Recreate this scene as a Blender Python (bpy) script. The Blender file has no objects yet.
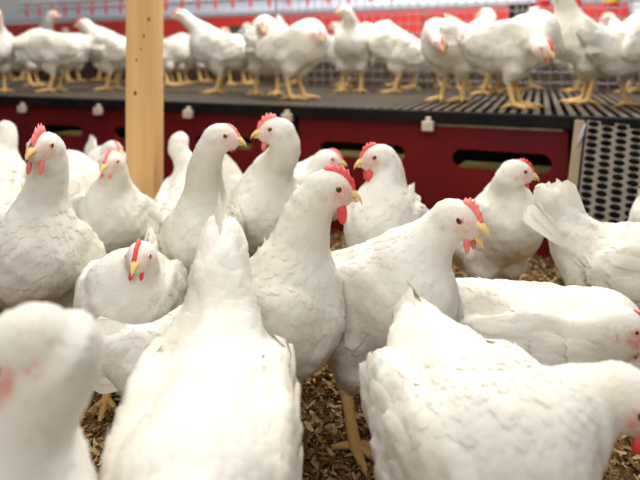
import bpy, bmesh, math, random, time
import numpy as np
from mathutils import Vector, Matrix
T0 = time.time()
random.seed(7); RNG = np.random.default_rng(7)
SC = bpy.context.scene
COL = SC.collection
R = math.radians

# ------------------------------------------------------------------ camera
F = 620.0          # focal length in pixels of the 640x480 frame
HORIZON = 60.0     # pixel row of the horizon
H = 0.59           # camera height above the litter
cam = bpy.data.cameras.new('camera'); camo = bpy.data.objects.new('camera', cam); COL.objects.link(camo)
camo.location = (0, 0, H); camo.rotation_euler = (R(90), 0, 0)
cam.sensor_width = 36; cam.lens = F / 640 * 36; cam.shift_y = -(240 - HORIZON) / 640
cam.clip_start = 0.02
cam.dof.use_dof = True; cam.dof.focus_distance = 0.93; cam.dof.aperture_fstop = 3.7
SC.camera = camo

# ------------------------------------------------------------------ light
SC.view_settings.view_transform = 'Standard'; SC.view_settings.look = 'None'
SC.view_settings.gamma = 1; SC.view_settings.use_curve_mapping = False
SC.view_settings.exposure = 0.18
W = bpy.data.worlds.new('barn_air'); SC.world = W; W.use_nodes = True
W.node_tree.nodes['Background'].inputs[0].default_value = (1.0, 0.98, 0.95, 1)
W.node_tree.nodes['Background'].inputs[1].default_value = 0.23
def area(name, loc, rot, size, power, col):
    l = bpy.data.lights.new(name, 'AREA'); l.shape = 'RECTANGLE'; l.size, l.size_y = size
    l.energy = power; l.color = col
    o = bpy.data.objects.new(name, l); COL.objects.link(o); o.location = loc; o.rotation_euler = rot
area('ceiling_and_fill_light', (-0.3, 1.15, 2.6), (0, R(-4), 0), (2.0, 1.0), 36, (1, .97, .92))
area('ceiling_and_fill_light', (-0.3, -1.5, 2.1), (R(58), 0, 0), (2.4, 1.0), 40, (1, .97, .92))  # added front fill from behind the camera, no lamp known there
area('ceiling_and_fill_light', (0.5, 2.9, 2.6), (0, 0, 0), (2.6, 0.9), 115, (1, .97, .92))

# ------------------------------------------------------------------ helpers
def at(px, py, s):
    """pixel at scale s (pixels per metre) -> world point"""
    return Vector(((px - 320) / s, F / s, H - (py - HORIZON) / s))

def new_obj(name, mesh, mats=(), parent=None):
    o = bpy.data.objects.new(name, mesh); COL.objects.link(o)
    for m in (mats if isinstance(mats, (list, tuple)) else [mats]):
        if m.name not in [x.name for x in mesh.materials if x]: mesh.materials.append(m)
    if parent is not None: o.parent = parent
    return o
def empty(name, loc, rz=0):
    o = bpy.data.objects.new(name, None); COL.objects.link(o); o.location = loc; o.rotation_euler = (0, 0, rz)
    o.empty_display_size = .05
    return o
def tag(o, label=None, cat=None, group=None, kind=None):
    for k, v in (('label', label), ('category', cat), ('group', group), ('kind', kind)):
        if v: o[k] = v
    return o
def mesh_np(name, V, Q, smooth=True):
    """mesh from vertex array and face array (N,3) or (N,4)"""
    me = bpy.data.meshes.new(name)
    V = np.asarray(V, np.float32); Q = np.asarray(Q, np.int32); n = Q.shape[1]
    me.vertices.add(len(V)); me.vertices.foreach_set('co', V.ravel())
    me.loops.add(Q.size); me.loops.foreach_set('vertex_index', Q.ravel())
    me.polygons.add(len(Q)); me.polygons.foreach_set('loop_start', np.arange(0, Q.size, n, dtype=np.int32))
    me.polygons.foreach_set('use_smooth', np.full(len(Q), smooth))
    me.update(calc_edges=True)
    return me
def bm_box(bm, c, size, mat=None):
    M = Matrix.Translation(c) @ Matrix.Diagonal((*size, 1))
    if mat is not None: M = mat @ M
    return bmesh.ops.create_cube(bm, size=1, matrix=M)['verts']
def bm_done(bm, name, bevel=0.0, smooth=False):
    if bevel: bmesh.ops.bevel(bm, geom=bm.edges[:], offset=bevel, segments=2, affect='EDGES', profile=.6)
    bmesh.ops.recalc_face_normals(bm, faces=bm.faces)
    me = bpy.data.meshes.new(name); bm.to_mesh(me); bm.free()
    if smooth:
        for p in me.polygons: p.use_smooth = True
    return me
def tube_arrays(paths, nside=7):
    """paths: list of [(point, radius)...] -> V, Q of capped-by-taper tubes"""
    V, Q = [], []; base = 0
    for path in paths:
        P = np.array([p for p, r in path], float); rr = [r for p, r in path]; n = len(P)
        for i in range(n):
            t = P[min(i + 1, n - 1)] - P[max(i - 1, 0)]; t /= np.linalg.norm(t) + 1e-9
            a = np.cross(t, (0.13, .99, .05)); a /= np.linalg.norm(a) + 1e-9; b = np.cross(t, a)
            for k in range(nside):
                w = 2 * math.pi * k / nside
                V.append(P[i] + rr[i] * (math.cos(w) * a + math.sin(w) * b))
        for i in range(n - 1):
            for k in range(nside):
                k2 = (k + 1) % nside
                Q.append((base + i * nside + k, base + i * nside + k2, base + (i + 1) * nside + k2, base + (i + 1) * nside + k))
        base += n * nside
    return V, Q

# ------------------------------------------------------------------ materials
def mat(name, col, rough=.7, spec=.3, noise=None, bump=None, metallic=0):
    """noise=(scale, colour2, amount, detail) ; bump=(scale, strength, distance)"""
    m = bpy.data.materials.new(name); m.use_nodes = True; nt = m.node_tree; N = nt.nodes; L = nt.links
    p = N['Principled BSDF']; p.inputs['Roughness'].default_value = rough
    p.inputs['Specular IOR Level'].default_value = spec; p.inputs['Metallic'].default_value = metallic
    p.inputs['Base Color'].default_value = (*col, 1)
    tc = N.new('ShaderNodeTexCoord')
    if noise:
        sc, c2, amt, vec = noise
        mp = N.new('ShaderNodeMapping'); mp.inputs['Scale'].default_value = sc if isinstance(sc, tuple) else (sc,) * 3
        L.new(tc.outputs['Object'], mp.inputs['Vector'])
        nz = N.new('ShaderNodeTexNoise'); nz.inputs['Scale'].default_value = 1; nz.inputs['Detail'].default_value = 5
        L.new(mp.outputs[0], nz.inputs['Vector'])
        rp = N.new('ShaderNodeValToRGB'); rp.color_ramp.elements[0].position = .35; rp.color_ramp.elements[1].position = .7
        rp.color_ramp.elements[0].color = (0, 0, 0, 1); rp.color_ramp.elements[1].color = (amt, amt, amt, 1)
        L.new(nz.outputs['Fac'], rp.inputs[0])
        mx = N.new('ShaderNodeMix'); mx.data_type = 'RGBA'
        mx.inputs['A'].default_value = (*col, 1); mx.inputs['B'].default_value = (*c2, 1)
        L.new(rp.outputs[0], mx.inputs['Factor']); L.new(mx.outputs['Result'], p.inputs['Base Color'])
    if bump:
        nb = N.new('ShaderNodeTexNoise'); nb.inputs['Scale'].default_value = bump[0]; nb.inputs['Detail'].default_value = 4
        L.new(tc.outputs['Object'], nb.inputs['Vector'])
        b = N.new('ShaderNodeBump'); b.inputs['Strength'].default_value = bump[1]; b.inputs['Distance'].default_value = bump[2]
        L.new(nb.outputs['Fac'], b.inputs['Height']); L.new(b.outputs[0], p.inputs['Normal'])
    return m

def feather_material():
    m = mat('white_feather', (.90, .885, .84), .85, .12, (14, (.82, .74, .54), .42, 0), (130, .22, .003))  # cream mottling: stains plus warm shading put into the colour
    nt = m.node_tree; N = nt.nodes; L = nt.links; p = N['Principled BSDF']
    src = p.inputs['Base Color'].links[0].from_socket
    at_ = N.new('ShaderNodeAttribute'); at_.attribute_name = 'skin'
    mx = N.new('ShaderNodeMix'); mx.data_type = 'RGBA'; mx.inputs['B'].default_value = (.78, .32, .27, 1)
    tc = N.new('ShaderNodeTexCoord'); nz = N.new('ShaderNodeTexNoise'); nz.inputs['Scale'].default_value = 170; nz.inputs['Detail'].default_value = 3
    L.new(tc.outputs['Object'], nz.inputs['Vector'])
    mr = N.new('ShaderNodeMapRange'); mr.inputs['From Min'].default_value = .35; mr.inputs['From Max'].default_value = .65; mr.inputs['To Min'].default_value = .45; mr.inputs['To Max'].default_value = 1.15
    L.new(nz.outputs['Fac'], mr.inputs['Value'])
    mu = N.new('ShaderNodeMath'); mu.operation = 'MULTIPLY'; mu.use_clamp = True
    L.new(at_.outputs['Fac'], mu.inputs[0]); L.new(mr.outputs[0], mu.inputs[1]); L.new(mu.outputs[0], mx.inputs['Factor']); L.new(src, mx.inputs['A']); L.new(mx.outputs['Result'], p.inputs['Base Color'])
    tr = N.new('ShaderNodeBsdfTranslucent'); tr.inputs['Color'].default_value = (.93, .87, .70, 1)
    ms = N.new('ShaderNodeMixShader'); ms.inputs[0].default_value = .22
    out = N['Material Output']
    L.new(p.outputs[0], ms.inputs[1]); L.new(tr.outputs[0], ms.inputs[2]); L.new(ms.outputs[0], out.inputs['Surface'])
    return m
M_FEATHER = feather_material()
M_COMB = mat('red_comb_skin', (.72, .045, .05), .5, .4, (90, (.85, .16, .14), .6, 0), (300, .3, .001))
M_PINK = mat('pink_comb_skin', (.83, .16, .15), .5, .4, (90, (.88, .30, .25), .6, 0), (300, .3, .001))
M_BEAK = mat('horn_beak', (.86, .60, .26), .45, .4, (120, (.70, .42, .16), .5, 0))
M_LEG = mat('yellow_shank', (.78, .52, .20), .6, .3, (160, (.62, .36, .12), .6, 0), (350, .5, .001))
M_IRIS = mat('amber_iris', (.55, .22, .05), .2, .6)
M_PUPIL = mat('black_pupil', (.01, .01, .01), .1, .8)
M_LOBE = mat('pale_pink_earlobe', (.86, .62, .56), .6, .2, (150, (.80, .42, .38), .7, 0))
M_LID = mat('pink_eyelid', (.80, .45, .38), .6, .2)

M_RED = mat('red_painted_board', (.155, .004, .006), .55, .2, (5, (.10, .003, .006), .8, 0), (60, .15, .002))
M_REDFLAP = mat('red_panel', (.62, .05, .035), .5, .3, (4, (.5, .03, .03), .7, 0))  # brighter red of the rear nest flaps
M_BLACK = mat('black_plastic', (.004, .004, .004), .6, .12, (20, (.016, .013, .010), .6, 0))
M_SLAT = mat('dusty_black_slat', (.085, .070, .058), .5, .25, (14, (.17, .13, .09), .8, 0))
M_WOOD = mat('pine_post', (.70, .45, .20), .65, .25, ((26, 26, 1.2), (.54, .30, .11), .75, 0), (120, .15, .002))
M_KNOT = mat('dark_pine_knot', (.22, .09, .03), .7, .2)
M_CLIP = mat('pale_plaster_clip', (.62, .56, .45), .8, .2, (50, (.42, .36, .26), .7, 0))
M_STRIP = mat('pale_tan_strip', (.50, .43, .33), .7, .3, (40, (.25, .2, .15), .8, 0))  # pale tan mottled strip below the platform edge
M_RAMP = mat('dusty_grey_plastic', (.15, .135, .12), .5, .35, (24, (.27, .20, .13), .7, 0), (90, .2, .002))
M_STRINGER = mat('pale_wood_stringer', (.30, .23, .14), .7, .2, (30, (.20, .15, .10), .7, 0))
M_METAL = mat('galvanised_wire', (.27, .28, .31), .4, .5, metallic=.4)
M_WHITEPIPE = mat('white_pipe', (.80, .82, .88), .35, .4)
M_LID2 = mat('pale_blue_lid', (.66, .71, .82), .45, .4, (6, (.55, .6, .72), .5, 0))
M_WALL = mat('pale_barn_wall', (.72, .75, .80), .7, .2, (3, (.62, .65, .7), .6, 0))
M_YELLOW = mat('yellow_plastic', (.85, .55, .05), .4, .4)
M_BROWN = mat('dirty_brown_board', (.07, .045, .03), .8, .2, (8, (.14, .09, .05), .7, 0))
M_REDPL = mat('red_plastic', (.70, .03, .04), .4, .4)
M_STRAW = mat('greenish_straw', (.12, .10, .03), .9, .1, (60, (.2, .16, .06), .8, 0))
M_LITTER = mat('brown_litter', (.10, .055, .022), .95, .05, (60, (.24, .15, .07), .9, 0), (140, 1, .01))
def chip_material():
    m = mat('wood_shavings', (.45, .30, .15), .85, .1)
    nt = m.node_tree; N = nt.nodes; L = nt.links
    a = N.new('ShaderNodeAttribute'); a.attribute_name = 'tone'
    r = N.new('ShaderNodeValToRGB'); e = r.color_ramp.elements
    e[0].position = 0; e[0].color = (.10, .05, .02, 1); e[1].position = 1; e[1].color = (.68, .52, .33, 1)
    e2 = e.new(.4); e2.color = (.25, .14, .055, 1); e3 = e.new(.75); e3.color = (.50, .34, .17, 1)
    L.new(a.outputs['Fac'], r.inputs[0]); L.new(r.outputs[0], N['Principled BSDF'].inputs['Base Color'])
    return m
M_CHIP = chip_material()

# ------------------------------------------------------------------ platform frame: u along the edge, v away from the camera
UV0 = Vector((0, 2.135, 0)); ANG = -math.atan(.47)
U = Vector((math.cos(ANG), math.sin(ANG), 0)); VV = Vector((-math.sin(ANG), math.cos(ANG), 0))
DECK = H - .159
def pf(u, v, z): return UV0 + U * u + VV * v + Vector((0, 0, z))
def u_of(px, v=0.0):
    """u where the vertical plane at v is seen in pixel column px"""
    k = (px - 320) / F
    p0 = UV0 + VV * v      # X = k Y
    return (k * p0.y - p0.x) / (U.x - k * U.y)
PM = Matrix.Translation(UV0) @ Matrix.Rotation(ANG, 4, 'Z')

# ------------------------------------------------------------------ setting
bm = bmesh.new(); bm_box(bm, (0, 3, -.05), (14, 14, .1))
fl = new_obj('floor', bm_done(bm, 'floor'), M_LITTER); tag(fl, 'brown wood shaving litter floor of the barn', 'floor', kind='structure')
bm = bmesh.new(); bm_box(bm, (0, 5.2, 1.4), (14, .1, 2.8), PM)
wl = new_obj('wall_back', bm_done(bm, 'wall_back'), M_WALL); tag(wl, 'pale blue grey barn wall far behind the platform', 'wall', kind='structure')

# litter: wood shavings
def chips(n):
    y = .45 + 1.95 * RNG.random(n) ** 1.25; x = (RNG.random(n) * 2 - 1) * (.62 * y + .1)
    z = RNG.random(n) * .010
    L_ = .0035 + .0075 * RNG.random(n) ** 1.6; Wd = L_ * (.22 + .3 * RNG.random(n)); curl = (RNG.random(n) - .3) * .5 * L_
    yaw = RNG.random(n) * 2 * np.pi; tl = RNG.normal(0, .35, n); rl = RNG.normal(0, .5, n)
    V = np.zeros((n, 6, 3)); k = 0
    for a, sa in ((-1, 1), (0, 0), (1, 1)):
        for b in (-1, 1):
            V[:, k, 0] = a * L_; V[:, k, 1] = b * Wd * (1 if a == 0 else .6); V[:, k, 2] = curl * sa; k += 1
    def rot(V, i, j, a):
        c, s = np.cos(a)[:, None], np.sin(a)[:, None]; p, q = V[:, :, i].copy(), V[:, :, j].copy()
        V[:, :, i] = c * p - s * q; V[:, :, j] = s * p + c * q
    rot(V, 1, 2, rl); rot(V, 0, 2, tl); rot(V, 0, 1, yaw)
    V += np.stack([x, y, z + .003], 1)[:, None, :]
    q = np.array([[0, 1, 3, 2], [2, 3, 5, 4]]); Q = (np.arange(n)[:, None, None] * 6 + q[None]).reshape(-1, 4)
    me = mesh_np('wood_shavings', V.reshape(-1, 3), Q, False)
    tone = RNG.beta(1.3, 1.3, n); c = np.repeat(tone, 6)
    at_ = me.attributes.new('tone', 'FLOAT', 'POINT'); at_.data.foreach_set('value', c.astype(np.float32))
    return me
ch = new_obj('wood_shavings', chips(70000), M_CHIP)
tag(ch, 'loose brown and tan wood shavings strewn over the floor', 'litter', kind='stuff')

# ---- slatted platform
plat = empty('slatted_platform', pf(0, 0, 0), ANG)
tag(plat, 'raised platform of dusty black slats with a thick black front edge', 'platform')
DEPTH = 1.95; U0, U1 = -2.75, 1.95
bm = bmesh.new()
for v in bm_box(bm, (0, DEPTH / 2, 0), (.018, DEPTH, .016)):
    if v.co.z < 0: v.co.x *= .3          # slats taper downwards
slat_me = bm_done(bm, 'slat'); slat_me.materials.append(M_SLAT)
n = int((U1 - U0) / .034)
nsl = min(n, 200)
for i in range(nsl):
    o = bpy.data.objects.new('slat', slat_me); COL.objects.link(o); o.parent = plat
    o.location = (U0 + (i + .5) * (U1 - U0) / nsl, 0, DECK - .008); o.rotation_euler = (0, 0, R(5.6))
bm = bmesh.new(); bm_box(bm, ((U0 + U1) / 2, -.010, DECK - .021), (U1 - U0, .03, .038))
new_obj('edge_beam', bm_done(bm, 'edge_beam', .004), M_BLACK, plat)
for v in (.35, .75, 1.15, 1.55, 1.92):
    bm = bmesh.new(); bm_box(bm, ((U0 + U1) / 2, v, DECK - .045), (U1 - U0, .03, .045))
    new_obj('cross_beam', bm_done(bm, 'cross_beam', .003), M_BLACK, plat)
bm = bmesh.new(); bm_box(bm, ((U0 + U1) / 2, .9, DECK - .24), (U1 - U0, 1.7, .02))
new_obj('dark_underboard', bm_done(bm, 'dark_underboard'), M_BLACK, plat)  # added black sheet under the slats, keeps their gaps dark

# ---- red front panels with slots
def slot_panel(u0, u1, z0, z1, slots, th):
    """board in the u-z plane with rounded slots (u_a,u_b,z_a,z_b)"""
    bm = bmesh.new(); edges = []
    def loop(pts):
        vs = [bm.verts.new((p[0], 0, p[1])) for p in pts]
        for i in range(len(vs)): edges.append(bm.edges.new((vs[i], vs[(i + 1) % len(vs)])))
    loop([(u0, z0), (u1, z0), (u1, z1), (u0, z1)])
    for a, b, c, d in slots:
        r = (d - c) / 2; m = (c + d) / 2; pts = []
        for k in range(9): t = -math.pi / 2 + math.pi * k / 8; pts.append((b - r + r * math.cos(t), m + r * math.sin(t)))
        for k in range(9): t = math.pi / 2 + math.pi * k / 8; pts.append((a + r + r * math.cos(t), m + r * math.sin(t)))
        loop(pts)
    bmesh.ops.triangle_fill(bm, use_beauty=True, use_dissolve=False, edges=edges)
    ret = bmesh.ops.extrude_face_region(bm, geom=bm.faces[:])
    for v in ret['geom']:
        if isinstance(v, bmesh.types.BMVert): v.co.y += th
    return bm_done(bm, 'red_board')
ZT = DECK - .038
def zpx(px, py, v=0.0):
    s = F / pf(u_of(px, v), v, 0).y
    return H - (py - HORIZON) / s
slots_px = [[(40, 82, 124, 134), (113, 157, 127, 139)], [(196, 252, 135, 147)], [(320, 405, 141, 156), (452, 552, 149, 168)]]
bounds = [(-120, 160), (160.8, 293), (299, 568)]
plabels = ['dark red slotted board with two pale clips, ending behind the wooden post',
           'dark red slotted board between the wooden post and a dark vertical gap',
           'dark red board with two rounded slots, next to the perforated ramp']
panels = []
for (a, b), sl, lb in zip(bounds, slots_px, plabels):
    root = empty('nest_box_front', pf(0, .012, 0), ANG); tag(root, lb, 'board', 'red boards below the platform')
    me = slot_panel(u_of(a, .012), u_of(b, .012), 0, ZT, [(u_of(x0, .012), u_of(x1, .012), zpx(x0, y1), zpx(x0, y0)) for x0, x1, y0, y1 in sl], .018)
    new_obj('board', me, M_RED, root)
    for x0, x1, y0, y1 in sl:       # nest lining seen through the slot
        bm = bmesh.new()
        bm_box(bm, ((u_of(x0) + u_of(x1)) / 2, .10, zpx(x0, y1) - .016), (u_of(x1) - u_of(x0) - .01, .12, .03))
        new_obj('nest_lining', bm_done(bm, 'nest_lining', .006), M_STRAW, root)
    panels.append(root)
def clip(px, py, root, w=.032, h=.028):
    bm = bmesh.new(); bm_box(bm, (0, 0, 0), (w, .02, h)); bm_box(bm, (0, .004, h * .5 + .006), (w * .45, .012, .014))
    o = new_obj('clip', bm_done(bm, 'clip', .003), M_CLIP, root)
    o.location = (u_of(px, -.035), -.047, zpx(px, py, -.035)); o.rotation_euler = (0, R(random.uniform(-5, 5)), 0)
for px, py, k in ((22, 109, 0), (98, 111, 0), (188, 114, 1), (287, 118, 1), (428, 126, 2)): clip(px, py, panels[k], .036, .030)
bm = bmesh.new()
bm_box(bm, ((u_of(424) + u_of(563)) / 2, -.004, ZT - .008), (u_of(563) - u_of(424), .014, .008))
new_obj('top_strip', bm_done(bm, 'top_strip', .002), M_STRIP, panels[2])
bm = bmesh.new(); bm_box(bm, (u_of(296), .04, ZT / 2), (.10, .02, ZT))
gb = new_obj('upright', bm_done(bm, 'upright', .003), M_BLACK, plat)
bm = bmesh.new(); bm_box(bm, ((U0 + U1) / 2, .30, (ZT - .2) / 2 + .1), (U1 - U0, .015, ZT - .0))
new_obj('dark_backing_board', bm_done(bm, 'dark_backing_board'), M_BLACK, plat)  # added black sheet standing in for the dark interior under the platform

# ---- perforated ramp at the right
def ramp():
    top = pf(u_of(587, -.03), -.03, DECK - .01); out = .20; drop = DECK - .01 - .02
    root = empty('perforated_ramp', (top.x, top.y, 0), ANG); tag(root, 'grey plastic ramp full of oval holes leaning on the platform', 'ramp')
    Wd = .72; Ln = math.hypot(out, drop); slope = math.atan2(drop, out)
    nx = int(Wd / .036); ny = int(Ln / .0200); cx, cy = Wd / nx, Ln / ny
    V, Q = [], []; K = 12
    # two staggered sets of holes: each half row is shifted by half a column
    for j in range(ny):
        pass
        for i in range(nx):
            x0 = i * cx; y0 = -j * cy - .5 * cy * (i % 2)
            b = len(V)
            rx, ry = cx * .40, cy * .45
            for zz in (0, -.008):
                for k in range(K):
                    t = 2 * math.pi * (k + .5) / K; c, s = math.cos(t), math.sin(t)
                    V.append((x0 + cx / 2 + rx * c, y0 - cy / 2 + ry * s, zz))
            for k in range(K):
                t = 2 * math.pi * (k + .5) / K; c, s = math.cos(t), math.sin(t)
                m = max(abs(c), abs(s)); V.append((x0 + cx / 2 + cx / 2 * c / m, y0 - cy / 2 + cy / 2 * s / m, 0))
            for k in range(K):
                k2 = (k + 1) % K
                Q.append((b + 2 * K + k, b + 2 * K + k2, b + k2, b + k)); Q.append((b + k, b + k2, b + K + k2, b + K + k))
    me = mesh_np('perforated_plate', V, Q, False)
    tilt = Matrix.Rotation(R(-7), 4, 'Y')
    Mx = Matrix.Translation((0, 0, top.z)) @ Matrix.Rotation(R(5), 4, 'Y') @ Matrix.Rotation(slope, 4, 'X')
    # local plate: x along the edge, -y down the slope
    p = new_obj('perforated_plate', me, M_RAMP, root); p.matrix_local = Mx
    bm = bmesh.new(); bm_box(bm, (-.018, -Ln / 2, -.006), (.026, Ln * .98, .03))
    s_ = new_obj('stringer', bm_done(bm, 'stringer', .004), M_STRINGER, root); s_.matrix_local = Mx
    bm = bmesh.new(); bm_box(bm, (Wd / 2, -Ln / 2, -.055), (Wd, Ln * .9, .006))
    s_ = new_obj('dark_hole_backing', bm_done(bm, 'dark_hole_backing'), M_BLACK, root); s_.matrix_local = Mx  # added black backing, puts the hollow's shade behind the holes
    V, Q = tube_arrays([[((-.004, -.015, .006), .004), ((-.008, -.05, .010), .006), ((-.018, -.085, .008), .004)]])
    s_ = new_obj('latch', mesh_np('latch', V, Q), M_METAL, root); s_.matrix_local = Mx; s_['label'] = 'shiny metal latch'
ramp()

# ---- wooden post
pp = at(145, 272, 360)
post = empty('wooden_post', (pp.x, pp.y, 0), R(-6)); tag(post, 'square pine post rising in front of the red boards', 'post')
bm = bmesh.new(); bm_box(bm, (0, 0, .9), (.080, .080, 1.8))
new_obj('timber', bm_done(bm, 'timber', .004), M_WOOD, post)
for kx, kz, r in ((.012, .655, .005), (-.008, .59, .004), (.026, .70, .006), (-.012, .50, .007), (.004, .62, .003)):
    V, Q = [], []
    for k in range(10):
        t = 2 * math.pi * k / 10; V += [(kx + r * .7 * math.cos(t), -.0408, kz + r * math.sin(t)), (kx + r * .7 * math.cos(t), -.036, kz + r * math.sin(t))]
    V.append((kx, -.0412, kz))
    T = [(2 * k, (2 * k + 2) % 20, 20) for k in range(10)]
    new_obj('knot', mesh_np('knot', V, T), M_KNOT, post)
post.rotation_euler.z = R(-21) + math.atan2(-pp.x, pp.y) * 1.0 + R(0)

# ---- rear equipment on the platform
root = empty('nest_row', pf(0, 2.0, 0), ANG); tag(root, 'long row of red nest boxes with a pale blue lid behind the hens', 'nest boxes')
UA, UB = -5.6, 3.4; npan = 15
for i in range(npan):
    a = UA + (UB - UA) * i / npan; b = UA + (UB - UA) * (i + 1) / npan
    pale = a > u_of(528, 2.0)
    bm = bmesh.new(); bm_box(bm, ((a + b) / 2, .01, .785), (b - a - .012, .02, .26))
    new_obj('pale_flap' if pale else 'red_flap', bm_done(bm, 'flap', .004), M_WALL if pale else M_REDFLAP, root)
    bm = bmesh.new(); bm_box(bm, ((a + b) / 2, .012, .53), (b - a - .012, .016, .24))
    new_obj('kick_board', bm_done(bm, 'kick_board', .004), M_BROWN, root)
bm = bmesh.new()
bm_box(bm, ((UA + UB) / 2, .25, 0), (UB - UA, .5, .03), Matrix.Translation((0, 0, .945)) @ Matrix.Rotation(R(14), 4, 'X'))
new_obj('lid', bm_done(bm, 'lid', .004), M_LID2, root)
bm = bmesh.new(); bm_box(bm, ((UA + UB) / 2, .30, .45), (UB - UA, .5, .85)); new_obj('box_body', bm_done(bm, 'box_body'), M_WALL, root)
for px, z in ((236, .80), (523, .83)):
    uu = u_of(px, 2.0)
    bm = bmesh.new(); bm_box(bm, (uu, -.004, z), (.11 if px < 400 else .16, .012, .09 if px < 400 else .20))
    g = new_obj('dark_opening_panel', bm_done(bm, 'dark_opening_panel', .002), M_BLACK, root)  # solid black slab; shade inside the opening is put into its colour
    bm = bmesh.new()
    for k in (-1, 0, 1): bm_box(bm, (uu + k * .04, -.014, z), (.007, .006, .10 if px < 400 else .21))
    bm_box(bm, (uu, -.016, z), (.13, .006, .007))
    new_obj('grille', bm_done(bm, 'grille'), M_STRINGER, root)

root = empty('drinker_line', pf(0, 1.72, 0), ANG); tag(root, 'white water pipes with a row of red hanging nipple drinkers', 'drinker line')
zp = H + .05 / .22 * (2.135 + 1.72 / .905) / 2.135
for dz, r in ((0, .012), (.045, .018)):
    V, Q = tube_arrays([[((-3.6, 0, zp + dz), r), ((2.9, 0, zp + dz), r)]], 10); new_obj('pipe', mesh_np('pipe', V, Q), M_WHITEPIPE, root)
V, Q = tube_arrays([[((0, 0, .03), .006), ((0, 0, -.03), .006), ((0, 0, -.032), .013), ((0, 0, -.06), .011), ((0, 0, -.062), .003), ((0, 0, -.085), .003)]], 8)
nip = mesh_np('drinker_nipple', V, Q, False); nip.materials.append(M_REDPL)
for i in range(44):
    o = bpy.data.objects.new('drinker_nipple', nip); COL.objects.link(o); o.parent = root; o.location = (-3.5 + i * .145, -.014, zp)

root = empty('wire_mesh_fence', pf(0, 1.22, DECK), ANG); tag(root, 'grey wire mesh partition standing across the platform', 'fence')
ua, ub = u_of(276, 1.22), U1
paths = []; k = 0; u = ua
while u < ub: paths.append([((u, 0, 0), .0027), ((u, 0, .75), .0027)]); u += .05
for i in range(1, 15): paths.append([((ua, .004, i * .05), .0027), ((ub, .004, i * .05), .0027)])
V, Q = tube_arrays(paths, 5); new_obj('wire_grid', mesh_np('wire_grid', V, Q), M_METAL, root)
V, Q = tube_arrays([[((ua, 0, 0), .006), ((ua, 0, .8), .006)]], 8); new_obj('fence_rod', mesh_np('fence_rod', V, Q), M_METAL, root)

for px, py, m, lb in ((543, 4, M_REDPL, 'red bell drinker hanging close to the dark barred nest opening'),
                      (574, 4, M_REDPL, 'red bell drinker hanging between the other two bell drinkers'),
                      (612, 2, M_YELLOW, 'yellow and red bell drinker hanging beyond the mesh')):
    s = 190; c = at(px, py, s)
    e = empty('bell_drinker', c); tag(e, lb, 'drinker', 'drinkers hanging beyond the mesh')
    prof = [(.004, .06), (.02, .055), (.034, .03), (.040, -.005), (.030, -.012), (.002, -.012)]
    V, Q = [], []
    for i, (r, z) in enumerate(prof):
        for k in range(14): t = 2 * math.pi * k / 14; V.append((r * math.cos(t), r * math.sin(t), z))
    for i in range(len(prof) - 1):
        for k in range(14): Q.append((i * 14 + k, i * 14 + (k + 1) % 14, (i + 1) * 14 + (k + 1) % 14, (i + 1) * 14 + k))
    new_obj('bell', mesh_np('bell', V, Q), m, e)
    if m is M_YELLOW:
        V2 = [(x * 1.04, y * 1.04, z - .02) for x, y, z in V if z < .04]
        Q2 = [q for q in ((i * 14 + k, i * 14 + (k + 1) % 14, (i + 1) * 14 + (k + 1) % 14, (i + 1) * 14 + k) for i in range(3) for k in range(14))]
        new_obj('rim', mesh_np('rim', V2, Q2), M_REDPL, e)
    V, Q = tube_arrays([[((0, 0, .05), .003), ((0, 0, .9), .003)]], 6); new_obj('cord', mesh_np('cord', V, Q), M_METAL, e)

# ================================================================== hens
def smin(a, b, k):
    h = np.maximum(k - np.abs(a - b), 0) / k
    return np.minimum(a, b) - h * h * k * .25
def sd_ell(P, c, ax, Rm):
    q = (P - c) @ Rm if Rm is not None else P - c          # columns of Rm = axes
    k0 = np.sqrt(((q / ax) ** 2).sum(1)) + 1e-6; k1 = np.sqrt(((q / (ax * ax)) ** 2).sum(1)) + 1e-6
    return k0 * (k0 - 1) / k1
def sd_cone(P, a, b, ra, rb):
    ab = b - a; pa = P - a; t = np.clip(pa @ ab / (ab @ ab + 1e-12), 0, 1)
    d = pa - t[:, None] * ab
    return np.sqrt((d * d).sum(1)) - (ra + (rb - ra) * t)
def axes_from(fwd, up=(0, 0, 1)):
    f = np.array(fwd, float); f /= np.linalg.norm(f); y = np.cross(up, f); y /= np.linalg.norm(y) + 1e-9
    return np.stack([f, y, np.cross(f, y)], 1).astype(np.float32)
def rot_y(p):     # forward axis pitched up by p
    c, s = math.cos(p), math.sin(p)
    return np.array([[c, 0, -s], [0, 1, 0], [s, 0, c]], np.float32)
A32 = lambda *v: np.array(v, np.float32)

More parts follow.
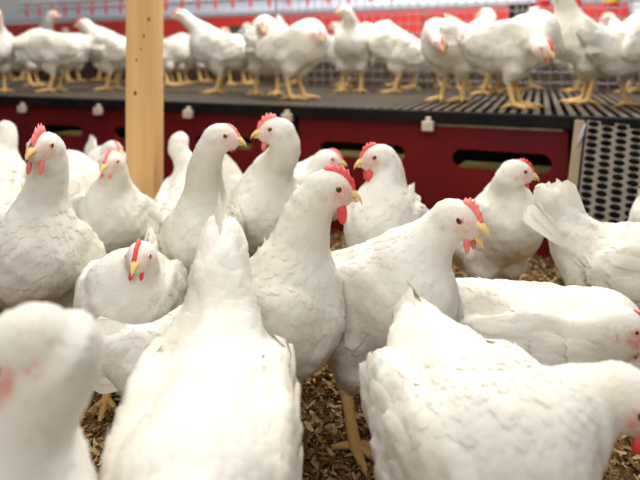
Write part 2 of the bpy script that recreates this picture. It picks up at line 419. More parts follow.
DEBUG = False; HENS = []
class HenShape:
    def __init__(self, pitch=15, head=(.17, 0, .37), hyaw=0, hpitch=-8, tail=35, tail_len=1.0, plump=1.0, stance=0.0, zc=.215, headsize=1.0, neck=1.0, fluff=1.0):
        self.ph = A32(pitch * .013, tail * .017, head[2] * 3); self.pr = []; Rb = rot_y(R(pitch)); self.Rb = Rb; C = A32(-.02, 0, zc); self.C = C
        B = lambda x, y, z: C + Rb @ A32(x, y, z)
        self.B = B; p = plump
        E = lambda c, ax, Rm, k: self.pr.append(('e', c, A32(*ax), Rm, k))
        Kn = lambda a, b, ra, rb, k: self.pr.append(('c', a, b, ra, rb, k))
        E(B(0, 0, 0), (.145, .078 * p, .080 * p), Rb, .02)
        E(B(.065, 0, -.012), (.080, .072 * p, .076 * p), Rb, .03)
        E(B(-.10, 0, .012), (.075, .058 * p, .056), Rb, .04)
        E(B(-.085, 0, -.034), (.065, .056 * p, .052), Rb, .04)
        # wings
        Rw = Rb @ rot_y(R(7))
        for s in (-1, 1): E(B(-.030, s * .068 * p, .014), (.120, .020, .054), Rw, .010)
        # thighs
        self.hock = []
        for s in (-1, 1):
            hk = A32(-.030 + s * stance, s * .045, .092); self.hock.append(hk)
            a = C + A32(.0 + s * stance * .4, s * .042, -.050)
            Kn(a, (a + hk) / 2 + A32(.012, 0, 0), .048, .034, .03); Kn((a + hk) / 2 + A32(.012, 0, 0), hk, .034, .013, .01)
        # tail
        td = A32(-math.cos(R(tail)), 0, math.sin(R(tail))); self.td = td
        tb = B(-.145, 0, .030); self.tb = tb; self.tail_len = tail_len
        Rt = np.stack([td, A32(0, 1, 0), np.cross(td, A32(0, 1, 0))], 1)
        E(tb + td * .03 * tail_len, (.092 * tail_len, .026 * fluff, .036 * fluff), Rt, .045)
        # neck and head
        Hd = A32(*head); self.Hd = Hd
        hd = A32(math.cos(R(hyaw)) * math.cos(R(hpitch)), math.sin(R(hyaw)) * math.cos(R(hpitch)), math.sin(R(hpitch)))
        Rh = axes_from(hd); self.Rh = Rh; self.hs = headsize
        n0 = B(.075, 0, .035); dist = np.linalg.norm(Hd - n0)
        nape = Hd - Rh[:, 0] * .012 - Rh[:, 2] * .008
        c1 = n0 + (Rb @ A32(.75, 0, .66)) * dist * .45
        c2 = nape + (-Rh[:, 2] * .8 - Rh[:, 0] * .35) * dist * .38
        if Hd[2] < C[2] + .06: c2 = nape - Rh[:, 0] * dist * .35
        pts = []
        for i in range(8):
            t = i / 7; pts.append((1 - t) ** 3 * n0 + 3 * t * (1 - t) ** 2 * c1 + 3 * t * t * (1 - t) * c2 + t ** 3 * nape)
        rad = [.061, .052, .0440, .0385, .035, .0325, .0305, .029]
        self.nb = len(self.pr)
        self.neck = pts
        for i in range(7): Kn(pts[i].astype(np.float32), pts[i + 1].astype(np.float32), rad[i] * neck, rad[i + 1] * (neck if i < 5 else 1), .002 if i else .05)
        hs = headsize
        E(Hd, (.034 * hs, .0245 * hs, .028 * hs), Rh, .008)
        E(Hd + Rh @ A32(.020, 0, -.006) * hs, (.018 * hs, .0150 * hs, .016 * hs), Rh, .010)
        self.spine = np.array([Hd] + pts[::-1] + [B(0, 0, .01), B(-.1, 0, .02), tb, tb + td * .1], np.float32)
    def sdf(self, P):
        P = np.asarray(P, np.float32); out = []
        for grp in (self.pr[:self.nb], self.pr[self.nb:]):
            d = None
            for q in grp:
                if q[0] == 'e': e = sd_ell(P, q[1], q[2], q[3])
                else: e = sd_cone(P, q[1], q[2], q[3], q[4])
                d = e if d is None else smin(d, e, q[-1])
            out.append(d)
        d = smin(out[0], out[1], .04)
        q = P * 1.0 + self.ph; far = np.clip(out[1] / .05, 0, 1) * .75 + .25
        far = far * np.clip((((P - self.Hd) ** 2).sum(1) - .0016) / .004, 0, 1)
        w = np.sin(q[:, 0] * 42 + 3 * q[:, 1] * 9) * np.sin(q[:, 1] * 50 + q[:, 2] * 20) * np.sin(q[:, 2] * 46 - q[:, 0] * 14)
        w2 = np.sin(q[:, 0] * 105 + q[:, 2] * 60) * np.sin(q[:, 1] * 120) * np.sin(q[:, 2] * 115 - q[:, 0] * 30)
        return d + (w * .0048 + w2 * .0018) * far
    def grad(self, P):
        e = 2e-3; g = np.zeros_like(P)
        for k in ((1, -1, -1), (-1, -1, 1), (-1, 1, -1), (1, 1, 1)):
            kv = np.array(k, np.float32); g += kv * self.sdf(P + kv * e)[:, None]
        return g / (np.linalg.norm(g, axis=1, keepdims=True) + 1e-9)
    def snap(self, P, lift, it=2):
        for _ in range(it):
            P = P - self.grad(P) * (self.sdf(P) - lift)[:, None]
        return P
    def face_mask(self, P):
        q = (P - self.Hd) @ self.Rh / self.hs
        m = 1 - np.sqrt(((q[:, 0] - .020) / .021) ** 2 + ((q[:, 2] + .001) / .019) ** 2)
        m2 = .8 - np.sqrt(((q[:, 0] + .006) / .010) ** 2 + ((q[:, 2] + .010) / .010) ** 2)
        return np.clip(np.maximum(m, m2 * .8) * 2.2, 0, 1) * (q[:, 0] > -.03) * (np.abs(q[:, 1]) < .04)
    def surface(self, h):
        lo = np.array([-.36, -.14, .04]); hi = np.array([.20, .14, .36])
        for p in list(self.neck) + [self.Hd]: lo = np.minimum(lo, p - .09); hi = np.maximum(hi, p + .09)
        tip = self.tb + self.td * .13 * self.tail_len; lo = np.minimum(lo, tip - .05); hi = np.maximum(hi, tip + .05)
        lo[0] = max(lo[0], min(-.27, tip[0] - .05)); 
        n = np.ceil((hi - lo) / h).astype(int) + 1
        ax = [lo[i] + h * np.arange(n[i]) for i in range(3)]
        G = np.stack(np.meshgrid(*ax, indexing='ij'), -1).reshape(-1, 3).astype(np.float32)
        st = 5; G4 = G.reshape(*n, 3)[st // 2::st, st // 2::st, st // 2::st]; m4 = G4.shape[:3]
        Dc = self.sdf(G4.reshape(-1, 3)).reshape(m4)
        ii = [np.clip(np.arange(n[k]) // st, 0, m4[k] - 1) for k in range(3)]
        D = Dc[np.ix_(*ii)].reshape(-1).copy()
        near = np.where(np.abs(D) < 5.5 * h + .012)[0]
        for i in range(0, len(near), 120000): D[near[i:i + 120000]] = self.sdf(G[near[i:i + 120000]])
        D = D.reshape(n); ins = D < 0
        nc = n - 1
        cnt = np.zeros(nc, np.int8)
        for c in np.ndindex(2, 2, 2): cnt += ins[c[0]:c[0] + nc[0], c[1]:c[1] + nc[1], c[2]:c[2] + nc[2]]
        act = (cnt > 0) & (cnt < 8); I = np.argwhere(act); idx = np.full(nc, -1, np.int64); idx[act] = np.arange(len(I))
        S = np.zeros((len(I), 3)); N = np.zeros(len(I))
        cor = list(np.ndindex(2, 2, 2))
        for a in cor:
            for ax_ in range(3):
                if a[ax_]: continue
                b = list(a); b[ax_] = 1
                da = D[I[:, 0] + a[0], I[:, 1] + a[1], I[:, 2] + a[2]]; db = D[I[:, 0] + b[0], I[:, 1] + b[1], I[:, 2] + b[2]]
                x = (da < 0) != (db < 0); t = np.where(x, da / (da - db + 1e-12), 0)
                pt = np.array(a, float)[None].repeat(len(I), 0); pt[:, ax_] += t
                S += pt * x[:, None]; N += x
        V = lo + (I + S / N[:, None]) * h
        Qs = []
        for ax_ in range(3):
            o1, o2 = [(1, 2), (2, 0), (0, 1)][ax_]
            sl0 = [slice(None)] * 3; sl1 = [slice(None)] * 3; sl0[ax_] = slice(0, -1); sl1[ax_] = slice(1, None)
            a, b = ins[tuple(sl0)], ins[tuple(sl1)]
            for flip, m in ((0, a & ~b), (1, ~a & b)):
                E_ = np.argwhere(m)
                E_ = E_[(E_[:, o1] > 0) & (E_[:, o2] > 0) & (E_[:, o1] < nc[o1]) & (E_[:, o2] < nc[o2])]
                q = []
                for d1, d2 in ((1, 1), (0, 1), (0, 0), (1, 0)):
                    e = E_.copy(); e[:, o1] -= d1; e[:, o2] -= d2; q.append(idx[e[:, 0], e[:, 1], e[:, 2]])
                q = np.stack(q, 1)
                Qs.append(q[:, ::-1] if flip else q)
        return V.astype(np.float32), np.concatenate(Qs)

FW = np.array([.30, .85, 1.0, .80, .25], np.float32); FT = np.array([0, .3, .62, .88, 1.0], np.float32)
def feathers(hs, P, D, Ln, Wd, lift0, lift1, rng):
    """feathers rooted at P along D (tangent), snapped onto the level sets of the body"""
    n = len(P); Nn = hs.grad(P); D = D - (D * Nn).sum(1, keepdims=True) * Nn
    D /= np.linalg.norm(D, axis=1, keepdims=True) + 1e-9; S = np.cross(Nn, D)
    V = np.zeros((n, 15, 3), np.float32); Lf = np.zeros((n, 15), np.float32)
    j1 = 1 + rng.normal(0, .2, n)
    for r in range(5):
        for c, cc in enumerate((-1, 0, 1)):
            tt = FT[r] - (.06 if (r == 4 and cc) else 0)
            V[:, r * 3 + c] = P + D * (Ln * tt)[:, None] + S * (Wd * .5 * FW[r] * cc)[:, None]
            Lf[:, r * 3 + c] = lift0 + (lift1 * j1 - lift0) * FT[r] - (.0006 if cc else 0)
    V = hs.snap(V.reshape(-1, 3), Lf.reshape(-1), 2)
    tilt = np.repeat(D, 15, 0) * np.tile(np.repeat(np.array([.10, .02, -.05, -.12, -.16], np.float32), 3), n)[:, None]
    hs.nrm = hs.grad(V) - tilt * .9 + np.repeat(S, 15, 0) * np.tile(np.array([-.12, 0, .12], np.float32), 5 * n)[:, None]
    A = V.reshape(n, 5, 3, 3); gn = np.cross(A[:, 1:, :-1] - A[:, :-1, 1:], A[:, 1:, 1:] - A[:, :-1, :-1])
    gn /= np.linalg.norm(gn, axis=-1, keepdims=True) + 1e-12; sn = hs.nrm.reshape(n, 5, 3, 3)[:, 1:, 1:]
    dt = (gn * sn).sum(-1); dt = dt * np.sign(np.median(dt)); ok = dt.reshape(n, -1).min(1) > .35
    V = V.reshape(n, 15, 3)[ok].reshape(-1, 3); hs.nrm = hs.nrm.reshape(n, 15, 3)[ok].reshape(-1, 3); n = int(ok.sum())
    q = np.array([[r * 3 + c, r * 3 + c + 3, r * 3 + c + 4, r * 3 + c + 1] for r in range(4) for c in range(2)])
    Q = (np.arange(n)[:, None, None] * 15 + q[None]).reshape(-1, 4)
    return V, Q
def flow(hs, P):
    a, b = hs.spine[:-1], hs.spine[1:]; W_ = 0; Tn = 0
    for i in range(len(a)):
        ab = b[i] - a[i]; pa = P - a[i]; t = np.clip(pa @ ab / (ab @ ab + 1e-9), 0, 1); d = np.linalg.norm(pa - t[:, None] * ab, axis=1)
        w = 1 / (d ** 3 + 1e-6); W_ = W_ + w; Tn = Tn + w[:, None] * (ab / (np.linalg.norm(ab) + 1e-9))
    Tn = Tn / W_[:, None]
    low = np.clip((.20 - P[:, 2]) / .10, 0, 1)[:, None]
    Tn = Tn + np.array([0, 0, -1.0]) * (.18 + 1.1 * low)
    return Tn.astype(np.float32)

def plumage(hs, V, Q, n, rng):
    p0, p1, p2, p3 = (V[Q[:, i]] for i in range(4))
    ar = np.linalg.norm(np.cross(p2 - p0, p3 - p1), axis=1)
    cen = (p0 + p1 + p2 + p3) / 4
    dh = np.linalg.norm(cen - hs.Hd, axis=1)
    dens = np.clip(.030 / np.clip(dh - .01, .010, .040), .75, 2.6) ** 1.6
    pr = ar * dens; f = rng.choice(len(Q), n, p=pr / pr.sum())
    a, b = rng.random((2, n, 1)).astype(np.float32)
    P = p0[f] * (1 - a) * (1 - b) + p1[f] * a * (1 - b) + p2[f] * a * b + p3[f] * (1 - a) * b
    keep = (hs.face_mask(P) < .05); q = (P - hs.Hd) @ hs.Rh; keep &= ~((q[:, 0] > .012) & (np.abs(q).max(1) < .06))
    P = P[keep]; d = np.linalg.norm(P - hs.Hd, axis=1)
    k = np.clip((d - .02) / .16, 0, 1)
    Ln = (.014 + .026 * k) * (1 + rng.normal(0, .15, len(P))); Wd = (.0055 + .0165 * k ** 1.3) * (1 + rng.normal(0, .12, len(P)))
    D = flow(hs, P); D /= np.linalg.norm(D, axis=1, keepdims=True); D = D + rng.normal(0, .16, D.shape).astype(np.float32)
    return feathers(hs, P, D.astype(np.float32), Ln.astype(np.float32), Wd.astype(np.float32), -.0010, (.0006 + .0018 * k).astype(np.float32), rng)

def wing(hs, side, rng, droop=0.0):
    """covert, secondary and primary feathers lying on the wing bulge"""
    P, Dr, Ln, Wd, Lf = [], [], [], [], []
    def add(x, z, ang, l, w, lf):
        P.append(hs.B(x, side * .11, z)); Dr.append(hs.Rb @ A32(-math.cos(R(ang)), 0, -math.sin(R(ang)))); Ln.append(l); Wd.append(w); Lf.append(lf)
    for i in range(6): add(-.055 - .008 * i, -.030 + .010 * i, 2 - droop + i * 1.5, .105 - .004 * i, .022, .0030 + .0006 * i)   # primaries
    for i in range(8): add(-.012 - .004 * i, -.036 + .0105 * i, 12 - 2.2 * i, .085, .024, .0055 + .0003 * i)                     # secondaries
    for i in range(8): add(.030 - .002 * i, -.036 + .0115 * i, 18 - 2.5 * i, .055, .024, .0068)                                  # coverts
    for i in range(7): add(.062 - .001 * i, -.032 + .0115 * i, 20 - 2.5 * i, .046, .022, .0070)
    P = np.array(P, np.float32); P = hs.snap(P, np.zeros(len(P), np.float32), 4)
    return feathers(hs, P, np.array(Dr, np.float32), np.array(Ln, np.float32), np.array(Wd, np.float32), .001, np.array(Lf, np.float32), rng)

def soft(me, nrm):
    nrm = nrm / (np.linalg.norm(nrm, axis=1, keepdims=True) + 1e-9)
    me.normals_split_custom_set_from_vertices(nrm.tolist())
    return me

def tail_feather_mesh(hs, ang, yo, ln, w, side, rng):
    td = np.array(hs.td, float); up = np.cross(td, (0, 1, 0)); up /= np.linalg.norm(up)
    if up[2] < 0: up = -up
    d = td * math.cos(R(ang)) + up * math.sin(R(ang)); s = np.cross(d, (0, 1, 0)); s /= np.linalg.norm(s)
    base = np.array(hs.tb) + up * (.02 * math.sin(R(ang)) + .004) + np.array((0, yo, 0))
    V, Q = [], []; prof = [.35, .8, 1, 1, .92, .45]; tt = [0, .2, .45, .7, .9, 1.0]
    lean = side * .38 * (-1 if s @ up > 0 else 1)
    for i, t in enumerate(tt):
        for cc in (-1, -.05, .05, 1):
            wv = s * (w * .5 * prof[i] * cc) * math.cos(lean) + np.array((0, 1, 0)) * (w * .5 * prof[i] * cc * math.sin(lean))
            rough = 1 + (rng.normal(0, .05) if i >= 4 else 0)
            V.append(base + d * ln * t * rough + wv + up * (-.010 * t * t) + np.array((0, side * .007 * math.sin(t * 3.1) - yo * .5 * t, 0)) + np.array((0, .0025 * (1 - abs(cc)) * side, 0)))
    for i in range(len(tt) - 1):
        for c in range(3): Q.append((i * 4 + c, i * 4 + c + 1, i * 4 + c + 5, i * 4 + c + 4))
    return mesh_np('tail_feather', V, Q)

def hl(hs, x, y, z): return hs.Hd + hs.Rh @ (A32(x, y, z) * hs.hs)
def comb_mesh(hs, size, points=5, tall=1.0, length=1.0):
    lo, up = [], []; n = points * 2 + 1
    for i in range(n):
        t = i / (n - 1); x = .038 - .036 * length * t; zb = max(.0095, .0285 * math.sqrt(max(0, 1 - (x / .0365) ** 2)) - .001)
        env = math.sin(math.pi * min(1, .18 + t * .80)) ** .8
        h = tall * size * (.004 + .0125 * env * (1.0 if i % 2 else .5)) * (.35 if i in (0, n - 1) else 1)
        lo.append((x, zb - .004)); up.append((lo[-1][0] - .006 * t * size, zb + h))
    V = []
    for s in (-1, 1):
        for (x, z) in lo: V.append(hl(hs, x, s * .0042, z))
        for (a, b), (c, d) in zip(lo, up): V.append(hl(hs, (a + c) / 2, s * .0034, (b + d) / 2))
    for (x, z) in up: V.append(hl(hs, x, 0, z))
    Q = []
    top = 4 * n
    for s in (0, 1):
        o = s * 2 * n
        for i in range(n - 1):
            a, b = (i, i + 1) if s == 0 else (i + 1, i)
            Q.append((o + a, o + b, o + n + b, o + n + a)); Q.append((o + n + a, o + n + b, top + b, top + a))
    return mesh_np('comb', V, Q)
def ellipsoid_mesh(name, f, nu=10, nv=7):
    V, Q = [], []
    for j in range(nv + 1):
        ph = math.pi * j / nv
        for i in range(nu):
            t = 2 * math.pi * i / nu; V.append(f(math.sin(ph) * math.cos(t), math.sin(ph) * math.sin(t), math.cos(ph)))
    for j in range(nv):
        for i in range(nu): Q.append((j * nu + i, j * nu + (i + 1) % nu, (j + 1) * nu + (i + 1) % nu, (j + 1) * nu + i))
    return mesh_np(name, V, Q)
def beak_mesh(hs, open_):
    V, Q = [], []; K = 8
    def loft(rings):
        b = len(V)
        for x, z, w, h, flat in rings:
            for k in range(K):
                t = 2 * math.pi * k / K; zz = math.sin(t); zz = zz * (h if zz * flat > 0 else h * .25)
                V.append(hl(hs, x, w * math.cos(t), z + zz))
        for i in range(len(rings) - 1):
            for k in range(K): Q.append((b + i * K + k, b + i * K + (k + 1) % K, b + (i + 1) * K + (k + 1) % K, b + (i + 1) * K + k))
    o = open_
    loft([(.024, -.001, .0120, .0115, 1), (.033, -.001 + .002 * o, .0100, .0105, 1), (.042, -.003 + .003 * o, .0074, .0080, 1), (.050, -.0075 + .003 * o, .0042, .0050, 1), (.0535, -.0135 + .003 * o, .0006, .001, 1)])
    loft([(.024, -.004, .0110, .0080, -1), (.033, -.0050 - .005 * o, .0088, .0065, -1), (.041, -.0065 - .011 * o, .0060, .0050, -1), (.047, -.0095 - .0145 * o, .0008, .001, -1)])
    return mesh_np('beak', V, Q)
def eye_mesh(hs, side):
    r = .0062; c = A32(.0125, side * .0186, .0065)
    V, Q, mi = [], [], []; nu = 12; rings = [0, .38, .70, 1.0, 1.45, 2.0]
    for a in rings:
        for i in range(nu):
            t = 2 * math.pi * i / nu
            V.append(hl(hs, c[0] + r * math.sin(a) * math.cos(t), c[1] + side * r * math.cos(a), c[2] + r * math.sin(a) * math.sin(t)))
    for j in range(len(rings) - 1):
        for i in range(nu):
            Q.append((j * nu + i, j * nu + (i + 1) % nu, (j + 1) * nu + (i + 1) % nu, (j + 1) * nu + i)); mi.append(0 if j < 2 else (1 if j < 3 else 2))
    me = mesh_np('eye', V, Q)
    for m in (M_PUPIL, M_IRIS, M_LID): me.materials.append(m)
    me.polygons.foreach_set('material_index', mi)
    return me
def leg_mesh(hk, side, splay=0.0, yaw=0.0, foot=None):
    fx = hk[0] + .018 if foot is None else foot[0]; fy = hk[1] * 1.06 if foot is None else foot[1]; fz = .012
    paths = [[((hk[0] - .002, hk[1], hk[2] + .022), .010), ((hk[0], hk[1], hk[2]), .0115), ((hk[0] * .6 + fx * .4, hk[1] * .6 + fy * .4, hk[2] * .6 + fz * .4), .0085),
              ((fx, fy, fz + .012), .0095), ((fx + .004, fy, fz), .011), ((fx + .010, fy, fz - .005), .006)]]
    for a, l in ((-38, .058), (0, .072), (36, .060)):
        c, s = math.cos(R(a * side * -1 + yaw)), math.sin(R(a * side * -1 + yaw))
        paths.append([((fx, fy, fz + .002), .0085), ((fx + c * l * .35, fy + s * l * .35, .0115), .0075), ((fx + c * l * .65, fy + s * l * .65, .0085), .0062),
                      ((fx + c * l * .85, fy + s * l * .85, .0075), .0052), ((fx + c * l, fy + s * l, .006), .0030), ((fx + c * l * 1.18, fy + s * l * 1.18, .0015), .0007)])
    c, s = math.cos(R(180 + yaw - 20 * side)), math.sin(R(180 + yaw - 20 * side))
    paths.append([((fx, fy, fz + .002), .007), ((fx + c * .018, fy + s * .018, .010), .0055), ((fx + c * .034, fy + s * .034, .005), .003), ((fx + c * .044, fy + s * .044, .001), .0007)])
    V, Q = tube_arrays(paths, 8)
    return mesh_np('leg', V, Q)

def build_hen(name, loc, yaw, label, group, sc=1.0, res=.0055, nfeather=0, comb=1.0, wattle=1.0, open_=0.0, pink=False, seed=0, ntail=10,
              tail_spread=1.0, comb_tall=1.0, head_world=None, hyaw_world=None, parts=True, headl=None, face=1.0, comb_len=1.0, **kw):
    rng = np.random.default_rng(seed + 11)
    root = empty(name, loc, R(yaw)); root.scale = (sc,) * 3
    tag(root, label, 'hen', group)
    if head_world is not None:
        d = (head_world - Vector(loc)) / sc; c, s = math.cos(-R(yaw)), math.sin(-R(yaw))
        kw['head'] = (c * d.x - s * d.y, s * d.x + c * d.y, d.z)
    if hyaw_world is not None: kw['hyaw'] = hyaw_world - yaw
    if headl: kw['head'] = headl
    hs = HenShape(**kw)
    V, Q = hs.surface(res)
    if DEBUG: HENS.append((label, loc, yaw, sc, hs, V[::7]))
    me = mesh_np('body', V, Q)
    sk = me.attributes.new('skin', 'FLOAT', 'POINT'); sk.data.foreach_set('value', (hs.face_mask(V) * (.50 if pink else .68) * face).astype(np.float32))
    new_obj('body', me, M_FEATHER, root)
    if nfeather:
        v, q = plumage(hs, V, Q, nfeather, rng)
        pl = new_obj('plumage', soft(mesh_np('plumage', v, q), hs.nrm), M_FEATHER, root); pl['kind'] = 'stuff'
    for s in (-1, 1):
        if parts:
            v, q = wing(hs, s, rng); new_obj('wing', soft(mesh_np('wing', v, q), hs.nrm), M_FEATHER, root)
        lg = new_obj('leg', leg_mesh(hs.hock[0 if s < 0 else 1], s, yaw=rng.uniform(-8, 8)), M_LEG, root)
        if parts:
            new_obj('eye', eye_mesh(hs, s), [M_PUPIL, M_IRIS, M_LID], root)
        if wattle > 0:
            wz = wattle
            new_obj('wattle', ellipsoid_mesh('wattle', lambda x, y, z: hl(hs, .026 + .0075 * wz * x - .003 * z, s * (.0085 + .003 * wz) + .0042 * y, -.021 - .008 * wz + (.016 * wz) * z)), M_PINK if pink else M_COMB, root)
    cm = M_PINK if pink else M_COMB
    if parts:
        for s in (-1, 1):
            new_obj('earlobe', ellipsoid_mesh('earlobe', lambda x, y, z: hl(hs, -.007 + .0055 * x, s * .0222 + .0035 * y, -.009 + .0085 * z), 8, 6), M_LOBE, root)
    new_obj('comb', comb_mesh(hs, comb, tall=comb_tall, length=comb_len), cm, root)
    new_obj('beak', beak_mesh(hs, open_), M_BEAK, root)
    for i in range(ntail):
        s = -1 if i % 2 else 1; k = (i // 2) / max(1, (ntail // 2 - 1))
        me = tail_feather_mesh(hs, (-24 + 48 * k) * .8 * tail_spread, s * (.016 - .010 * k), (.100 + .020 * k + rng.uniform(-.012, .008)) * hs.tail_len, .042, s, rng)
        new_obj('tail_feather', me, M_FEATHER, root)
    return root

def fhen(px, s, yaw, label, head=None, hyaw=None, z=0.0, group='hens on the litter floor', **kw):
    p = Vector(((px - 320) / s, F / s, z))
    hw = at(*head) if head else None
    return build_hen('hen', p, yaw, label, group, head_world=hw, hyaw_world=hyaw, **kw)
# ------------------------------------------------------------------ hens on the floor
FINE = dict(res=.0045, nfeather=3200)
MID = dict(res=.0055, nfeather=2300)
FAR = dict(res=.006, nfeather=1500)
fhen(380, 650, -44, 'white hen with open beak turned towards bare litter, one yellow foot showing', (457, 219, 690), -38, pitch=18, hpitch=-12, open_=1.15, comb=1.05, comb_len=.8, pink=True, wattle=.7, tail=15, seed=1, **FINE)
fhen(262, 705, 8, 'white hen in profile with ragged low tail and large serrated red comb', (329, 189, 705), 0, sc=.95, pitch=24, hpitch=-12, comb=.9, comb_len=1.3, wattle=1.0, tail=14, seed=2, tail_len=.85, neck=1.12, **FINE)
fhen(130, 590, -84, 'white hen facing forward with lowered head and narrow upright red comb', (140, 257, 640), -90, sc=.84, plump=1.22, pitch=12, hpitch=-4, face=.55, comb=.9, comb_tall=1.15, wattle=.5, tail=20, seed=3, **FINE)
fhen(44, 545, -84, 'upright white hen with tall pink comb and long neck, chest towards open litter', (44, 148, 580), -97, pitch=38, hpitch=0, comb=1.1, comb_tall=1.25, pink=True, wattle=.85, tail=5, seed=4, zc=.20, **FINE)
fhen(-62, 575, -98, 'white hen whose rump shows beside the upright pink-combed hen', seed=5, pitch=22, tail=20, **MID)
fhen(117, 432, -92, 'white hen with pink comb looking forward in front of the wooden post', (111, 163, 462), -96, sc=.92, pitch=34, hpitch=-2, comb=.8, pink=True, wattle=.45, tail=30, seed=6, **MID)
fhen(72, 365, 120, 'white hen facing away towards red boards, behind the pink-combed upright hen', (69, 160, 350), 120, pitch=22, hpitch=-8, comb=.4, wattle=.3, tail=15, seed=7, **FAR)
fhen(104, 320, -60, 'white hen with small pink face peeking from behind the post-side hen', (113, 150, 332), -40, pitch=15, hpitch=-5, comb=.4, wattle=.3, pink=True, tail=60, seed=8, **FAR)
fhen(-6, 358, 105, 'tall-necked white hen with its back turned, near the pale clips', (5, 130, 345), 130, pitch=32, hpitch=-5, comb=.4, wattle=.3, tail=5, seed=9, **FAR)
fhen(-25, 425, 172, 'white hen standing low with its back behind the upright pink-combed hen', seed=10, pitch=5, tail=20, head=(-95, 190, 450), **FAR)
fhen(190, 376, 88, 'white hen facing away with slim raised neck beside the wooden post', (180, 141, 362), 80, sc=.92, pitch=28, hpitch=-5, comb=.4, wattle=.2, tail=0, seed=11, neck=.85, **FAR)
fhen(204, 492, -72, 'tall white hen with beak touching its neighbour, small pink comb', (222, 137, 525), -8, sc=.93, pitch=40, hpitch=-8, comb=.3, wattle=.22, pink=True, tail=-5, seed=12, **MID)
fhen(268, 450, -94, 'tall white hen facing its neighbour beak to beak, with bright red comb', (276, 131, 485), 186, pitch=42, hpitch=-4, comb=1.0, wattle=.7, pink=True, tail=0, seed=13, **MID)
fhen(304, 362, 8, 'small white hen in profile close to the red board with slots', (328, 160, 372), -4, pitch=12, hpitch=-8, comb=.6, wattle=.4, pink=True, tail=45, seed=14, **FAR)
fhen(388, 480, -112, 'white hen turned sideways with red wattles, between open-beaked hen and red board', (378, 158, 490), 190, pitch=30, hpitch=-10, comb=.75, wattle=1.0, tail=48, seed=15, **MID)
fhen(500, 440, -70, 'white hen in profile with long neck below the widest slot', (517, 172, 465), -4, pitch=34, hpitch=-10, comb=.65, wattle=.5, tail=10, seed=16, sc=.93, neck=.92, **MID)
fhen(562, 680, -16, 'white hen stretching its neck low, red face beside the upright-tailed hen', (624, 326, 740), -25, sc=.92, pitch=-4, hpitch=-22, face=1.4, comb=.35, wattle=.5, tail=8, tail_len=.8, seed=17, zc=.19, **FINE)
fhen(669, 540, -8, 'white hen with fanned upright tail in front of the perforated ramp', seed=18, pitch=-6, tail=58, tail_len=1.08, zc=.195, head=(760, 300, 560), hyaw=-10, **MID)
# close hens
fhen(-24, 1420, 122, 'blurred white hen with its red face turned aside, beside the raised-tail hen', (16, 350, 1340), 205, pitch=25, hpitch=-38, face=1.45, comb=.5, wattle=.9, tail=5, seed=19, zc=.195, neck=1.25, **FINE)
fhen(204, 1040, -86, 'blurred white hen seen over its back with tail standing straight up', pitch=-8, tail=62, tail_len=1.25, seed=20, hpitch=-60, headl=(.22, 0, .10), zc=.20, fluff=1.55, tail_spread=.55, **FINE)
fhen(482, 1000, -80, 'blurred white hen with broad back bending its neck sideways, red face', (632, 400, 1040), -40, pitch=0, hpitch=-35, face=1.4, comb=.35, wattle=.6, tail=8, tail_len=.8, seed=21, zc=.20, plump=1.08, **FINE)
fhen(676, 452, 100, 'white hen mostly hidden, facing the perforated ramp', (652, 190, 440), 100, pitch=15, tail=10, seed=22, sc=.9, **FAR)

# ------------------------------------------------------------------ hens on the platform
PG = 'hens on the slatted platform'
PL = dict(z=DECK, group=PG, res=.0075, nfeather=500, ntail=6)
fhen(-6, 205, -60, 'white hen at the platform end beyond the bent-down hen', seed=31, pitch=10, tail=25, **PL)
fhen(52, 201, 176, 'bent-down white hen on slats stretching its head low, not far from the post', (14, 43, 205), 205, pitch=2, hpitch=-20, comb=.6, wattle=.4, tail=18, seed=32, **PL)
fhen(36, 164, 0, 'white hen with raised neck on slats behind the bent-down hen', (53, 15, 167), -8, pitch=25, comb=.8, wattle=.6, tail=15, seed=33, **PL)
fhen(110, 190, 165, 'white hen on slats half hidden by the wooden post', (84, 24, 190), 190, pitch=12, comb=.7, wattle=.4, tail=40, seed=34, **PL)
fhen(216, 207, 178, 'white hen in full side view on slats, next to the wooden post', (181, 15, 207), 190, pitch=12, hpitch=-15, comb=.8, wattle=.4, tail=20, seed=35, **PL)
fhen(172, 162, -5, 'white hen on slats behind the side-view hen next to the post', seed=36, pitch=8, tail=30, head=(200, 40, 160), hyaw=0, **PL)
fhen(266, 222, -92, 'white hen on slats facing straight forward, neck raised', (263, 26, 240), -86, pitch=30, hpitch=-15, comb=.7, wattle=.4, tail=0, seed=37, **PL)
fhen(299, 246, -30, 'white hen on slats turning its head beside the forward-facing hen', (317, 35, 255), -62, pitch=12, hpitch=-22, comb=.5, wattle=.4, tail=25, seed=38, **PL)
fhen(351, 203, -104, 'tall white hen on slats with head turned aside, chest forward', (344, 11, 212), -150, pitch=36, comb=.6, wattle=.4, tail=0, seed=39, **PL)
fhen(394, 207, 165, 'white hen on slats facing away with drooping rump beside the tall hen', (366, 28, 200), 165, pitch=25, comb=.4, wattle=.3, tail=-15, seed=40, **PL)
fhen(450, 262, -140, 'white hen on slats with lowered face and broad round body', (441, 43, 285), -92, pitch=0, hpitch=-25, comb=.5, wattle=.4, tail=25, seed=41, **PL)
fhen(488, 218, 130, 'white hen on slats facing away behind the broad round hen', (486, 14, 210), 170, pitch=25, comb=.4, wattle=.3, tail=10, seed=42, **PL)
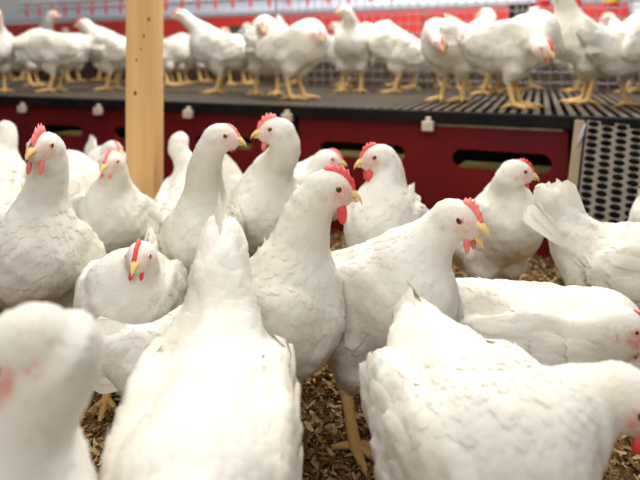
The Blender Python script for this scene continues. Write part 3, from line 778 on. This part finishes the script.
fhen(520, 302, -30, 'white hen on slats near platform edge with small upright red comb', (545, 49, 328), -75, pitch=4, hpitch=-22, comb=.8, comb_tall=1.2, wattle=.5, tail=20, seed=43, **PL)
fhen(582, 275, 168, 'very tall white hen on slats above the top of the ramp', (556, -14, 280), 190, pitch=25, comb=.6, wattle=.4, tail=25, seed=44, **PL)
fhen(640, 300, 25, 'white hen on slats with folded wing above the ramp', seed=45, pitch=15, tail=20, head=(674, 6, 292), hyaw=10, **PL)

# far rows: copies of a few poses
def copy_tree(o, loc, rz, label, group, sc):
    r = o.copy(); COL.objects.link(r); r.location = loc; r.rotation_euler = (0, 0, rz); r.scale = (sc,) * 3
    r['label'] = label; r['group'] = group; r['category'] = 'hen'
    for c in o.children:
        if c.name.split('.')[0] in ('eye', 'plumage'): continue
        d = c.copy(); COL.objects.link(d); d.parent = r; d.matrix_local = c.matrix_local.copy()
    return r
FARL = 'white hen in the crowd between wire mesh and red nest boxes'
protos = []
rows = []
rg = random.Random(5)
for v, n in ((1.40, 12), (1.72, 14)):
    for i in range(n):
        px = -10 + 665 * (i + .5 + rg.uniform(-.10, .10)) / n
        rows.append((u_of(px, v), v + rg.uniform(-.03, .03), math.degrees(ANG) + rg.choice((0, 180, 160, -20, 20, 200)) + rg.uniform(-22, 22), rg.uniform(.90, 1.0)))
poses = [dict(pitch=14, head=(.16, 0, .37), hyaw=10), dict(pitch=28, head=(.12, 0, .41), hyaw=-20), dict(pitch=6, head=(.20, .02, .30), hyaw=30, hpitch=-15), dict(pitch=22, head=(.14, -.02, .39), hyaw=60)]
for i, (u, v, yw, sc) in enumerate(rows):
    p = pf(u, v, DECK)
    if i < len(poses):
        protos.append(build_hen('hen', p, yw, FARL, 'hens in the far rows', sc=sc, res=.009, nfeather=0, ntail=6, comb=.8, wattle=.5, tail=25, seed=60 + i, parts=True, **poses[i]))
    else:
        copy_tree(protos[i % len(poses)], p, R(yw), FARL, 'hens in the far rows', sc)
print('BUILD TIME %.1f' % (time.time() - T0))
